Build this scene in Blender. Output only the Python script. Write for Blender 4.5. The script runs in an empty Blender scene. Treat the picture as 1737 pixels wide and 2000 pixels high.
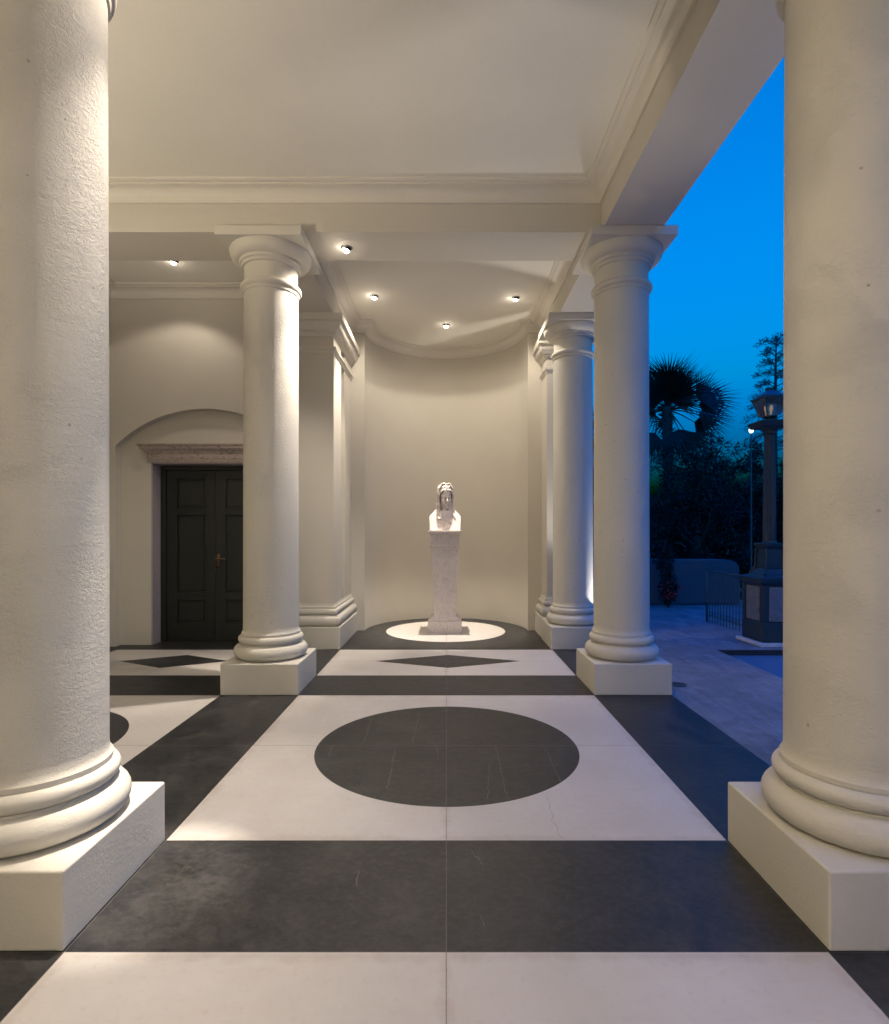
import bpy, bmesh, math, random
from mathutils import Vector, Matrix, noise as mnoise
random.seed(7)
R = math.radians
PI = math.pi
sc = bpy.context.scene
COL = sc.collection

# ------------------------------------------------------------------ camera
cam_d = bpy.data.cameras.new('camera')
cam = bpy.data.objects.new('camera', cam_d); COL.objects.link(cam)
cam.location = (0, 0, 1.5); cam.rotation_euler = (R(90), 0, 0)
cam_d.sensor_fit = 'HORIZONTAL'; cam_d.sensor_width = 36.0
cam_d.lens = 36.0 * 1085 / 1737
cam_d.shift_x = -0.0020; cam_d.shift_y = 0.0242
cam_d.clip_start = 0.05; cam_d.clip_end = 1000
sc.camera = cam

# ------------------------------------------------------------------ sky: dusk, sun just below the horizon
world = bpy.data.worlds.new('World'); sc.world = world
world.use_nodes = True
wn = world.node_tree; wn.nodes.clear()
wo = wn.nodes.new('ShaderNodeOutputWorld'); bg = wn.nodes.new('ShaderNodeBackground')
sky = wn.nodes.new('ShaderNodeTexSky'); sky.sky_type = 'NISHITA'; sky.sun_disc = False
sky.sun_elevation = R(-2.0); sky.sun_rotation = R(200); sky.altitude = 0
sky.air_density = 1.0; sky.dust_density = 0.2; sky.ozone_density = 6.0
tint = wn.nodes.new('ShaderNodeMix'); tint.data_type = 'RGBA'; tint.blend_type = 'MULTIPLY'
tint.inputs['Factor'].default_value = 1.0
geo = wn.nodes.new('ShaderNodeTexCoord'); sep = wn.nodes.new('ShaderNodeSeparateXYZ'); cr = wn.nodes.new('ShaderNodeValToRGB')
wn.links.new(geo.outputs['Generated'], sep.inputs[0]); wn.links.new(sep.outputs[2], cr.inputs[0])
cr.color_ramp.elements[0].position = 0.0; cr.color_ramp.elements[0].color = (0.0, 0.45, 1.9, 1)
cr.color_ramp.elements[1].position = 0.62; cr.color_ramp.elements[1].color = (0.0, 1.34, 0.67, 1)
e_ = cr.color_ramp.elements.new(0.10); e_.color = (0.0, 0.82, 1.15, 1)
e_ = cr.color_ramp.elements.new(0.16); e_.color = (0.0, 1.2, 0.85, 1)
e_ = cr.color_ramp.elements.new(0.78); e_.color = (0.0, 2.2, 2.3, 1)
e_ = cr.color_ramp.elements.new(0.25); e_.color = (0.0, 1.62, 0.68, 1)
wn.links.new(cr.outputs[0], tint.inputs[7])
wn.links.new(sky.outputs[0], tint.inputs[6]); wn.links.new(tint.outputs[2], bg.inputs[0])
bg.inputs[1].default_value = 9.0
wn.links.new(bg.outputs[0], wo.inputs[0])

sc.view_settings.view_transform = 'Standard'; sc.view_settings.look = 'None'
sc.view_settings.exposure = 0.0; sc.view_settings.gamma = 1.0
try:
    sc.cycles.max_bounces = 10; sc.cycles.diffuse_bounces = 7
except Exception: pass

# the spotlights' own brightness and colour (used by the downlight builder)
LAMP_COL = (1.0, 0.87, 0.73)
GAIN = 2.2
SCONCE = 330

# ------------------------------------------------------------------ node helpers
class N:
    """tiny expression wrapper round shader math nodes"""
    def __init__(s, nt, sock): s.nt = nt; s.s = sock
    def op(s, o, *a, clamp=False):
        n = s.nt.nodes.new('ShaderNodeMath'); n.operation = o; n.use_clamp = clamp
        for i, v in enumerate((s,) + a):
            if isinstance(v, N): s.nt.links.new(v.s, n.inputs[i])
            else: n.inputs[i].default_value = v
        return N(s.nt, n.outputs[0])
    def __add__(s, o): return s.op('ADD', o)
    def __sub__(s, o): return s.op('SUBTRACT', o)
    def __mul__(s, o): return s.op('MULTIPLY', o)
    def lt(s, v): return s.op('LESS_THAN', v)
    def gt(s, v): return s.op('GREATER_THAN', v)
    def abs(s): return s.op('ABSOLUTE')
    def mx(s, o): return s.op('MAXIMUM', o)
    def mn(s, o): return s.op('MINIMUM', o)
    def inv(s): return N.const(s.nt, 1.0) - s
    @staticmethod
    def const(nt, v):
        n = nt.nodes.new('ShaderNodeValue'); n.outputs[0].default_value = v; return N(nt, n.outputs[0])

def between(a, lo, hi): return a.gt(lo) * a.lt(hi)

def newmat(name):
    m = bpy.data.materials.new(name); m.use_nodes = True
    nt = m.node_tree; nt.nodes.clear()
    out = nt.nodes.new('ShaderNodeOutputMaterial'); p = nt.nodes.new('ShaderNodeBsdfPrincipled')
    nt.links.new(p.outputs[0], out.inputs[0])
    return m, nt, p

def pos(nt):
    g = nt.nodes.new('ShaderNodeNewGeometry'); return g.outputs['Position']

def mapping(nt, vec, scale=(1, 1, 1), rot=(0, 0, 0)):
    n = nt.nodes.new('ShaderNodeMapping'); n.inputs['Scale'].default_value = scale; n.inputs['Rotation'].default_value = rot
    nt.links.new(vec, n.inputs['Vector']); return n.outputs[0]

def tex(nt, vec, scale, detail=4, rough=0.55, dist=0.0):
    n = nt.nodes.new('ShaderNodeTexNoise'); n.inputs['Scale'].default_value = scale
    n.inputs['Detail'].default_value = detail; n.inputs['Roughness'].default_value = rough
    n.inputs['Distortion'].default_value = dist
    nt.links.new(vec, n.inputs['Vector']); return N(nt, n.outputs['Fac'])

def vor(nt, vec, scale, feature='F1', rnd=1.0):
    n = nt.nodes.new('ShaderNodeTexVoronoi'); n.feature = feature; n.inputs['Scale'].default_value = scale
    n.inputs['Randomness'].default_value = rnd
    nt.links.new(vec, n.inputs['Vector']); return n

def ramp(nt, fac, stops):
    n = nt.nodes.new('ShaderNodeValToRGB')
    while len(n.color_ramp.elements) < len(stops): n.color_ramp.elements.new(0.5)
    for e, (p_, c) in zip(n.color_ramp.elements, stops):
        e.position = p_; e.color = (*c, 1) if len(c) == 3 else c
    nt.links.new(fac.s if isinstance(fac, N) else fac, n.inputs[0]); return n.outputs[0]

def mix(nt, fac, a, b, mode='MIX'):
    n = nt.nodes.new('ShaderNodeMix'); n.data_type = 'RGBA'; n.blend_type = mode
    if isinstance(fac, N): nt.links.new(fac.s, n.inputs[0])
    else: n.inputs[0].default_value = fac
    for i, v in ((6, a), (7, b)):
        if isinstance(v, tuple): n.inputs[i].default_value = (*v, 1) if len(v) == 3 else v
        else: nt.links.new(v, n.inputs[i])
    return n.outputs[2]

def bump(nt, p, height, strength=0.5, dist=0.01, prev=None):
    n = nt.nodes.new('ShaderNodeBump'); n.inputs['Strength'].default_value = strength
    n.inputs['Distance'].default_value = dist
    nt.links.new(height.s if isinstance(height, N) else height, n.inputs['Height'])
    if prev: nt.links.new(prev, n.inputs['Normal'])
    nt.links.new(n.outputs[0], p.inputs['Normal']); return n.outputs[0]

def setc(nt, p, c):
    if isinstance(c, tuple): p.inputs['Base Color'].default_value = (*c, 1)
    else: nt.links.new(c, p.inputs['Base Color'])

# ------------------------------------------------------------------ materials
def plaster(name, base, fine=0.35, lump=0.5, grain=0.0, pits=False):
    m, nt, p = newmat(name); P = pos(nt)
    big = tex(nt, P, 1.3, 3); mid = tex(nt, P, 9, 5)
    d = tuple(c * 0.93 for c in base); l = tuple(min(1, c * 1.05) for c in base)
    c = mix(nt, big, d, l)
    c = mix(nt, tex(nt, P, 40, 3).op('MULTIPLY', 0.10), c, (0.35, 0.30, 0.24))
    height = mid * lump + tex(nt, P, 60, 4, 0.65) * fine
    if grain:
        st = tex(nt, mapping(nt, P, (52, 52, 74), (0.3, 0.5, 0.0)), 1.0, 6, 0.72, 0.8)
        height = height + st * grain
        # short trowel ridges
        rd = tex(nt, mapping(nt, P, (3.5, 3.5, 13), (0.12, 0.25, 0)), 1.0, 3, 0.5, 1.2)
        rr = (rd - 0.5).abs().op('MULTIPLY', 9.0, clamp=True)
        height = height - rr * (0.04 * grain)
        # patches where the stucco is smoother
        sm = tex(nt, mapping(nt, P, (5, 5, 15), (0.25, 0.1, 0)), 1.0, 5, 0.6, 0.5)
        patch = tex(nt, P, 3.6, 4).op('SUBTRACT', 0.42).op('MULTIPLY', 6, clamp=True)
        height = (height - 0.5 * (lump + fine + grain)) * (patch * 0.7 + 0.35) + sm * (0.40 * grain)
    if pits:
        v = vor(nt, P, 7.0); dd = N(nt, v.outputs['Distance'])
        pit = dd.lt(0.045)
        height = height - pit * 1.2
        c = mix(nt, pit * 0.5, c, (0.2, 0.17, 0.13))
    setc(nt, p, c)
    p.inputs['Roughness'].default_value = 0.75; p.inputs['Specular IOR Level'].default_value = 0.25
    bump(nt, p, height, 1.0, 0.012)
    return m

CREAM = (0.57, 0.54, 0.47)
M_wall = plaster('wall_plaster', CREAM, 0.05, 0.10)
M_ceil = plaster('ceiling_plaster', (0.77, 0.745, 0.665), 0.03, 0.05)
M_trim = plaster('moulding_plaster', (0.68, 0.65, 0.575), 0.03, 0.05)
M_col = plaster('column_stucco', (0.60, 0.58, 0.525), 0.12, 0.18, 0.62, pits=True)
M_base = plaster('column_base_stucco', (0.60, 0.575, 0.505), 0.12, 0.16, 0.22)

def floor_material():
    m, nt, p = newmat('inlaid_stone_floor'); P = pos(nt)
    sx = nt.nodes.new('ShaderNodeSeparateXYZ'); nt.links.new(P, sx.inputs[0])
    x = N(nt, sx.outputs[0]); y = N(nt, sx.outputs[1])
    wob = (tex(nt, P, 30, 2) - 0.5) * 0.003
    x = x + wob
    Y0, Y1 = 2.714, 5.146       # panel
    S1, S2 = 5.870, 7.168
    XB = 1.369; XL0, XL1 = -4.25, -2.093
    def disc(cx, cy, r, ry=None):
        k = r / (ry or r)
        return ((x - cx) * (x - cx) + (y - cy) * (y - cy) * (k * k)).lt(r * r)
    def diam(cx, cy, a, b):
        return ((x - cx).abs() * (1 / a) + (y - cy).abs() * (1 / b)).lt(1.0)
    inx = between(x, -XB, XB).mx(between(x, XL0, XL1))
    rows = between(y, Y0, Y1).mx(between(y, S1, S2)).mx(between(y, -0.438, 1.99)).mx(between(y, -3.6, -1.16))
    white = inx * rows
    dark_in = disc(0.004, 3.93, 0.915, 0.884).mx(disc(-3.20, 3.93, 0.83)).mx(disc(0.0, 0.776, 0.879)).mx(disc(-3.2, 0.776, 0.83))
    dark_in = dark_in.mx(diam(0.018, 6.53, 0.862, 0.335)).mx(diam(-3.20, 6.53, 0.64, 0.335))
    white = white * dark_in.inv()
    white = white.mx(disc(-0.01, 8.6, 0.915))
    # joints
    def line(a, v, w): return (a - v).abs().lt(w)
    j = line(x, 0.0, 0.0017)
    j = j.mx(line(y, 3.93, 0.0024)).mx(line(y, 6.53, 0.003)).mx(line(y, 0.776, 0.002))
    for v in (1.99, 2.714, 5.146, 5.870, 7.168): j = j.mx(line(y, v, 0.0016))
    for v in (-XB, XB, XL0, XL1): j = j.mx(line(x, v, 0.0016))
    j = j.mx(line(x, -3.2, 0.0016) * x.lt(-2.2))
    # white limestone: mottled, specks, thin cracks
    n1 = tex(nt, P, 1.7, 5, 0.6); n2 = tex(nt, P, 26, 5, 0.7); n3 = tex(nt, mapping(nt, P, (3, 14, 3)), 1.0, 4)
    wc = ramp(nt, n1, [(0.3, (0.515, 0.485, 0.45)), (0.7, (0.60, 0.575, 0.545))])
    wc = mix(nt, n3.op('SUBTRACT', 0.50).op('MULTIPLY', 1.2, clamp=True), wc, (0.55, 0.47, 0.41))
    wc = mix(nt, n2.op('SUBTRACT', 0.55).op('MULTIPLY', 2.4, clamp=True), wc, (0.46, 0.39, 0.34))
    scr = tex(nt, mapping(nt, P, (5, 60, 5), (0, 0, 0.6)), 1.0, 3, 0.6, 1.5).op('SUBTRACT', 0.66).op('MULTIPLY', 6, clamp=True)
    wc = mix(nt, scr * 0.35, wc, (0.40, 0.34, 0.30))
    sp = N(nt, vor(nt, P, 5.5).outputs['Distance']).lt(0.022)
    wc = mix(nt, sp * 0.6, wc, (0.16, 0.12, 0.10))
    # dark marble
    dn = tex(nt, P, 3.1, 12, 0.72, 0.15); dn2 = tex(nt, mapping(nt, P, (7, 13, 7), (0, 0, 0.5)), 1.0, 9, 0.75, 0.3)
    dc = ramp(nt, dn, [(0.36, (0.010, 0.011, 0.012)), (0.50, (0.020, 0.021, 0.023)), (0.64, (0.044, 0.043, 0.043))])
    dc = mix(nt, dn2.op('SUBTRACT', 0.50).op('MULTIPLY', 2.6, clamp=True), dc, (0.054, 0.052, 0.049))
    dc = mix(nt, tex(nt, P, 1.1, 3).op('SUBTRACT', 0.5).op('MULTIPLY', 1.6, clamp=True), dc, (0.044, 0.038, 0.031))
    fine_ = tex(nt, mapping(nt, P, (24, 34, 24), (0, 0, 0.8)), 1.0, 8, 0.75, 0.4)
    dc = mix(nt, fine_.op('SUBTRACT', 0.47).op('MULTIPLY', 3.0, clamp=True), dc, (0.060, 0.058, 0.055))
    dc = mix(nt, (fine_ * -1.0 + 0.47).op('MULTIPLY', 4.0, clamp=True), dc, (0.009, 0.009, 0.010))
    fl = N(nt, vor(nt, P, 9.0).outputs['Distance']).lt(0.020) * tex(nt, P, 4, 1).gt(0.52)
    dc = mix(nt, fl * 0.5, dc, (0.22, 0.20, 0.18))
    # hairline veins in the dark disc and one crack in the pale slab, each where it runs on the floor
    wv = (tex(nt, P, 16, 4, 0.6) - 0.5) * 0.05
    def crk(pts, w):
        (x0, y0), (x1, y1) = pts; m = (x1 - x0) / (y1 - y0)
        lo, hi = min(y0, y1), max(y0, y1)
        return ((x - x0) - (y - y0) * m + wv).abs().lt(w) * between(y, lo, hi)
    def fw(px, py): return ((px - 872) * 1.5 / (py - 1042), 1627.5 / (py - 1042))
    vein = None
    for seg in (((820, 1392), (805, 1452)), ((727, 1398), (712, 1450)), ((772, 1462), (757, 1542)), ((968, 1457), (992, 1562)), ((956, 1490), (953, 1560)),
                ((1066, 1462), (1096, 1528)), ((650, 1457), (641, 1478)), ((850, 1455), (857, 1475)), ((940, 1790), (947, 1808)), ((920, 1660), (945, 1690)), ((700, 1700), (697, 1730))):
        v = crk((fw(*seg[0]), fw(*seg[1])), 0.0016); vein = v if vein is None else vein.mx(v)
    dc = mix(nt, vein * 0.32, dc, (0.36, 0.34, 0.31))
    crack = crk((fw(1068, 1552), fw(1082, 1605)), 0.0013).mx(crk((fw(1082, 1605), fw(1098, 1640)), 0.0013))
    wc = mix(nt, crack * 0.7, wc, (0.16, 0.13, 0.11))
    # slab-to-slab tone and dirt gathered along the panel edges
    slab = x.gt(0.0) * 0.5 + y.gt(3.93) * 0.3 + x.lt(-2.09) * 0.4
    wc = mix(nt, slab * 0.16, wc, (0.44, 0.41, 0.38)); dc = mix(nt, slab * 0.25, dc, (0.012, 0.013, 0.015))
    edge = (y - 1.97).abs().mn((y - 2.73).abs()).mn((y - 5.13).abs()).mn((x - 0.0).abs()).mn((x.abs() - 1.35).abs())
    dirt = (edge * -14.0 + 0.45 + (tex(nt, P, 7, 5, 0.7) - 0.5) * 2.2).op('MULTIPLY', 1.2, clamp=True)
    wc = mix(nt, dirt * 0.45, wc, (0.33, 0.26, 0.21))
    chip = N(nt, vor(nt, P, 4.0).outputs['Distance']).lt(0.06) * edge.lt(0.012) * tex(nt, P, 3, 1).gt(0.5)
    wc = mix(nt, chip * 0.8, wc, (0.10, 0.07, 0.055))
    c = mix(nt, white, dc, wc)
    c = mix(nt, j * 0.8, c, (0.13, 0.115, 0.10))
    setc(nt, p, c)
    rr = (n2 * 0.30) + (n1 * 0.2) + 0.16
    rd = (dn2 * 0.30) + (dn * 0.2) + 0.18
    rm = nt.nodes.new('ShaderNodeMix'); rm.data_type = 'FLOAT'
    nt.links.new(white.s, rm.inputs[0]); nt.links.new(rd.s, rm.inputs[2]); nt.links.new(rr.s, rm.inputs[3])
    nt.links.new(rm.outputs[0], p.inputs['Roughness'])
    p.inputs['Specular IOR Level'].default_value = 0.40
    h = tex(nt, P, 18, 5, 0.6) * 0.5 + tex(nt, P, 2.2, 3) * 1.0 - j * 0.6
    bump(nt, p, h, 0.5, 0.003)
    return m
M_floor = floor_material()

def travertine():
    m, nt, p = newmat('patio_travertine'); P = pos(nt)
    br = nt.nodes.new('ShaderNodeTexBrick'); nt.links.new(mapping(nt, P, (1, 1, 1), (0, 0, R(90))), br.inputs['Vector'])
    br.inputs['Scale'].default_value = 1.0; br.inputs['Brick Width'].default_value = 0.6; br.inputs['Row Height'].default_value = 0.4
    br.inputs['Mortar Size'].default_value = 0.004; br.inputs['Color1'].default_value = (0.17, 0.16, 0.16, 1)
    br.inputs['Color2'].default_value = (0.27, 0.25, 0.25, 1); br.inputs['Mortar'].default_value = (0.13, 0.12, 0.11, 1)
    n = tex(nt, mapping(nt, P, (6, 2.2, 3), (0, 0, 0.15)), 1.0, 7, 0.7, 0.8)
    c = mix(nt, n.op('SUBTRACT', 0.42).op('MULTIPLY', 3.0, clamp=True), br.outputs[0], (0.11, 0.09, 0.08))
    c = mix(nt, tex(nt, P, 3, 6, 0.7).op('SUBTRACT', 0.5).op('MULTIPLY', 2.0, clamp=True), c, (0.42, 0.38, 0.34))
    setc(nt, p, c); p.inputs['Roughness'].default_value = 0.55
    bump(nt, p, tex(nt, P, 30, 5) + n, 0.6, 0.006)
    return m
M_patio = travertine()

def marble(name, base, dark, amount=1.0, scale=14, rough=0.45, streak=None):
    m, nt, p = newmat(name); P = pos(nt)
    v = mapping(nt, P, streak) if streak else P
    n1 = tex(nt, v, scale, 6, 0.7, 1.0)
    c = mix(nt, n1.op('SUBTRACT', 0.5).op('MULTIPLY', 4.0 * amount, clamp=True), base, dark)
    sp = N(nt, vor(nt, P, scale * 1.5).outputs['Distance']).lt(0.15) * tex(nt, P, 9, 2).gt(0.50)
    c = mix(nt, sp * min(0.85, 0.85 * amount), c, tuple(x * 0.4 for x in dark))
    setc(nt, p, c); p.inputs['Roughness'].default_value = rough
    bump(nt, p, n1 * 0.6 - sp * 0.6, 0.7, 0.004)
    return m
M_statue = marble('weathered_white_marble', (0.70, 0.63, 0.59), (0.50, 0.42, 0.38), 0.9, 20, 0.6, (1, 1, 0.6))
M_lintel = marble('carved_red_marble', (0.42, 0.355, 0.315), (0.13, 0.095, 0.08), 1.5, 22, 0.6, (1, 1, 2.4))
M_jamb = marble('grey_marble', (0.36, 0.32, 0.33), (0.26, 0.23, 0.24), 0.6, 8, 0.5)
M_panel = marble('veined_panel_marble', (0.19, 0.175, 0.17), (0.08, 0.065, 0.065), 1.0, 11, 0.35)

def simple(name, col, rough=0.5, metal=0.0, bmp=0.0, var=0.12, scale=20):
    m, nt, p = newmat(name); P = pos(nt)
    n = tex(nt, P, scale, 4)
    setc(nt, p, mix(nt, n, tuple(c * (1 - var) for c in col), tuple(min(1, c * (1 + var)) for c in col)))
    p.inputs['Roughness'].default_value = rough; p.inputs['Metallic'].default_value = metal
    if bmp: bump(nt, p, n, bmp, 0.003)
    return m
M_door = simple('dark_green_door_paint', (0.009, 0.0115, 0.009), 0.5, 0, 0.15)
M_brass = simple('brass', (0.20, 0.13, 0.07), 0.3, 1.0)
M_iron = simple('painted_iron', (0.05, 0.065, 0.06), 0.5, 0.0, 0.2)
M_postpaint = simple('green_grey_post_paint', (0.028, 0.036, 0.036), 0.5, 0.0, 0.2)
M_chrome = simple('brushed_spot_metal', (0.32, 0.31, 0.30), 0.35, 1.0)
M_black = simple('spot_inner_black', (0.02, 0.02, 0.02), 0.6)
M_soil = simple('dry_soil', (0.09, 0.075, 0.055), 0.9, 0, 0.6, 0.3, 3)
M_bark = simple('bark', (0.035, 0.028, 0.022), 0.9, 0, 0.8, 0.3, 12)
M_gwall = simple('garden_wall_render', (0.07, 0.07, 0.085), 0.8, 0, 0.3, 0.08, 4)
M_water = None
def water():
    m, nt, p = newmat('pool_water'); P = pos(nt)
    setc(nt, p, (0.10, 0.22, 0.33)); p.inputs['Roughness'].default_value = 0.25
    bump(nt, p, tex(nt, P, 4, 3), 0.25, 0.01)
    return m
M_water = water()
def leafmat(name, a, b, rough=0.6):
    m, nt, p = newmat(name); P = pos(nt)
    setc(nt, p, mix(nt, tex(nt, P, 3.0, 3), a, b)); p.inputs['Roughness'].default_value = rough
    p.inputs['Specular IOR Level'].default_value = 0.3
    return m
M_palm = leafmat('palm_leaf', (0.006, 0.008, 0.004), (0.012, 0.015, 0.008))
M_olive = leafmat('olive_leaf', (0.010, 0.012, 0.009), (0.026, 0.030, 0.024))
M_dark = leafmat('cypress_leaf', (0.005, 0.007, 0.005), (0.010, 0.013, 0.008))
M_conif = leafmat('feathery_leaf', (0.025, 0.03, 0.04), (0.045, 0.055, 0.07))
M_flower = leafmat('red_petal', (0.35, 0.02, 0.03), (0.5, 0.05, 0.06))
def emitter(name, col, s):
    m, nt, p = newmat(name); p.inputs['Base Color'].default_value = (0.8, 0.8, 0.8, 1)
    p.inputs['Emission Color'].default_value = (*col, 1); p.inputs['Emission Strength'].default_value = s
    return m
M_bulb = emitter('lit_lamp_glass', (1.0, 0.90, 0.76), 40)
M_glow = emitter('lit_filament', (1.0, 0.66, 0.36), 0.55)
M_flood = emitter('lit_white_lamp', (0.95, 1.0, 1.0), 4)
def glass():
    m, nt, p = newmat('lantern_glass'); setc(nt, p, (0.35, 0.28, 0.2))
    p.inputs['Roughness'].default_value = 0.25; p.inputs['Transmission Weight'].default_value = 0.85
    return m
M_glass = glass()

# ------------------------------------------------------------------ mesh helpers
def obj(name, bm, m, parent=None, smooth=False, loc=None):
    me = bpy.data.meshes.new(name); bm.to_mesh(me); bm.free()
    o = bpy.data.objects.new(name, me); COL.objects.link(o)
    if m: me.materials.append(m)
    if smooth:
        for f in me.polygons: f.use_smooth = True
    if parent: o.parent = parent
    if loc: o.location = loc
    return o
def tag(o, label=None, cat=None, group=None, kind=None):
    if label: o['label'] = label
    if cat: o['category'] = cat
    if group: o['group'] = group
    if kind: o['kind'] = kind
    return o
def thing(name, label, cat, loc=(0, 0, 0), rz=0, group=None):
    o = bpy.data.objects.new(name, None); COL.objects.link(o); o.empty_display_size = 0.1
    o.location = loc; o.rotation_euler = (0, 0, rz); return tag(o, label, cat, group)
def copy_tree(o, parent=None):
    c = o.copy(); COL.objects.link(c)
    if parent: c.parent = parent
    for ch in [q for q in COL.objects if q.parent == o]: copy_tree(ch, c)
    return c
def box(bm, x0, x1, y0, y1, z0, z1):
    v = [bm.verts.new(p) for p in ((x0, y0, z0), (x1, y0, z0), (x1, y1, z0), (x0, y1, z0), (x0, y0, z1), (x1, y0, z1), (x1, y1, z1), (x0, y1, z1))]
    for f in ((0, 3, 2, 1), (4, 5, 6, 7), (0, 1, 5, 4), (1, 2, 6, 5), (2, 3, 7, 6), (3, 0, 4, 7)): bm.faces.new([v[i] for i in f])
    return v
def frustum(bm, cx, cy, z0, z1, a0, a1, b0=None, b1=None):
    b0 = a0 if b0 is None else b0; b1 = a1 if b1 is None else b1
    v = []
    for z, a, b in ((z0, a0, b0), (z1, a1, b1)):
        for sx, sy in ((-1, -1), (1, -1), (1, 1), (-1, 1)): v.append(bm.verts.new((cx + sx * a, cy + sy * b, z)))
    for f in ((0, 3, 2, 1), (4, 5, 6, 7), (0, 1, 5, 4), (1, 2, 6, 5), (2, 3, 7, 6), (3, 0, 4, 7)): bm.faces.new([v[i] for i in f])
def lathe(bm, prof, n=64, cx=0, cy=0, caps=True):
    rings = []
    for r, z in prof:
        rings.append([bm.verts.new((cx + r * math.cos(2 * PI * i / n), cy + r * math.sin(2 * PI * i / n), z)) for i in range(n)])
    for a, b in zip(rings, rings[1:]):
        for i in range(n): bm.faces.new((a[i], a[(i + 1) % n], b[(i + 1) % n], b[i]))
    if caps:
        bm.faces.new(rings[0][::-1]); bm.faces.new(rings[-1])
def sweep(bm, prof, path, closed=False):
    """prof [(offset to the left of travel, z)], path [(x, y)] with mitred corners"""
    n = len(path); rows = []
    for i, (px, py) in enumerate(path):
        P = Vector((px, py))
        if closed or 0 < i < n - 1:
            a = (P - Vector(path[i - 1])).normalized(); b = (Vector(path[(i + 1) % n]) - P).normalized()
        elif i == 0: a = b = (Vector(path[1]) - P).normalized()
        else: a = b = (P - Vector(path[i - 1])).normalized()
        na = Vector((-a.y, a.x)); nb = Vector((-b.y, b.x)); m = (na + nb).normalized()
        k = 1.0 / max(0.3, m.dot(na))
        rows.append([bm.verts.new((px + m.x * k * o, py + m.y * k * o, z)) for o, z in prof])
    for i in range(n if closed else n - 1):
        a = rows[i]; b = rows[(i + 1) % n]
        for j in range(len(prof) - 1): bm.faces.new((a[j], b[j], b[j + 1], a[j + 1]))
    if not closed:
        for r_ in (rows[0], rows[-1][::-1]):
            try: bm.faces.new(r_)
            except Exception: pass
def tube(bm, pts, radii, n=8, caps=True):
    rings = []; up = Vector((0.13, 0.31, 0.94)).normalized()
    for i, p in enumerate(pts):
        p = Vector(p); a = Vector(pts[max(0, i - 1)]); b = Vector(pts[min(len(pts) - 1, i + 1)])
        t = (b - a).normalized(); u = t.cross(up)
        if u.length < 1e-3: u = t.cross(Vector((1, 0, 0)))
        u.normalize(); w = t.cross(u); r = radii[i] if isinstance(radii, (list, tuple)) else radii
        rings.append([bm.verts.new(p + u * (r * math.cos(2 * PI * k / n)) + w * (r * math.sin(2 * PI * k / n))) for k in range(n)])
    for a, b in zip(rings, rings[1:]):
        for k in range(n): bm.faces.new((a[k], a[(k + 1) % n], b[(k + 1) % n], b[k]))
    if caps: bm.faces.new(rings[0][::-1]); bm.faces.new(rings[-1])
def ellipsoid(bm, c, r, rot=None, seg=20):
    M = Matrix.Translation(c) @ (rot.to_4x4() if rot else Matrix()) @ Matrix.Diagonal((*r, 1))
    bmesh.ops.create_uvsphere(bm, u_segments=seg, v_segments=seg // 2 + 2, radius=1, matrix=M)
def bevel(o, w=0.006, seg=2):
    b = o.modifiers.new('bevel', 'BEVEL'); b.width = w; b.segments = seg; b.limit_method = 'ANGLE'; b.angle_limit = R(40)
    return o
def smooth_angle(o, ang=38):
    me = o.data
    for f in me.polygons: f.use_smooth = True
    bm = bmesh.new(); bm.from_mesh(me)
    for e in bm.edges:
        if len(e.link_faces) == 2 and e.calc_face_angle(0) > R(ang): e.smooth = False
        elif len(e.link_faces) != 2: e.smooth = False
    bm.to_mesh(me); bm.free(); return o
def fixn(bm): bmesh.ops.recalc_face_normals(bm, faces=bm.faces); return bm
def arc(c, r, a0, a1, n):
    return [(c[0] + r * math.cos(R(a0 + (a1 - a0) * i / n)), c[1] + r * math.sin(R(a0 + (a1 - a0) * i / n))) for i in range(n + 1)]

# ------------------------------------------------------------------ key dimensions
CX = 1.735; YN, YM, YR = 2.352, 5.508, 7.530      # column rows
PH = 0.362; PZ = 0.290                            # plinth half size and height
BH = 0.275; BZ = 4.34                             # beam half width, underside
CB, CZ = 4.605, 4.755                             # cornice bottom, ceiling
WY, WB = 7.36, 7.48                               # door wall face, alcove back
LX = -4.46                                        # left wall face
NY, NR = 8.60, 1.265                              # niche centre and radius
TOP = 5.05

# ------------------------------------------------------------------ ground and floors
bm = bmesh.new(); box(bm, LX - 0.3, 2.093, -4.5, 9.95, -0.05, 0.0)
tag(obj('floor', bm, M_floor), kind='structure')
def ring_sheet(bm, o, h, z):
    (x0, x1, y0, y1), (a0, a1, b0, b1) = o, h
    for q in ((x0, a0, y0, y1), (a1, x1, y0, y1), (a0, a1, y0, b0), (a0, a1, b1, y1)):
        if q[1] - q[0] > 1e-4 and q[3] - q[2] > 1e-4:
            bm.faces.new([bm.verts.new(p) for p in ((q[0], q[2], z), (q[1], q[2], z), (q[1], q[3], z), (q[0], q[3], z))])
POOL = (3.49, 9.0, -6.0, 7.17)
bm = bmesh.new(); ring_sheet(bm, (2.093, 22, -9, 12.6), POOL, -0.004)
tag(obj('patio', bm, M_patio), kind='structure')
bm = bmesh.new(); ring_sheet(bm, (-300, 300, -300, 400), (2.093, 22, -9, 12.6), -0.06)
tag(obj('ground', bm, M_soil), kind='structure')
bm = bmesh.new(); z = -0.075
bm.faces.new([bm.verts.new(p) for p in ((POOL[0], POOL[2], z), (POOL[1], POOL[2], z), (POOL[1], POOL[3], z), (POOL[0], POOL[3], z))])
tag(obj('water', bm, M_water), kind='structure')
bm = bmesh.new(); sweep(bm, [(0.001, -0.3), (0.001, -0.012), (-0.0, -0.006)], [(POOL[0], POOL[2]), (POOL[0], POOL[3]), (POOL[1], POOL[3]), (POOL[1], POOL[2])], True)
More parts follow.
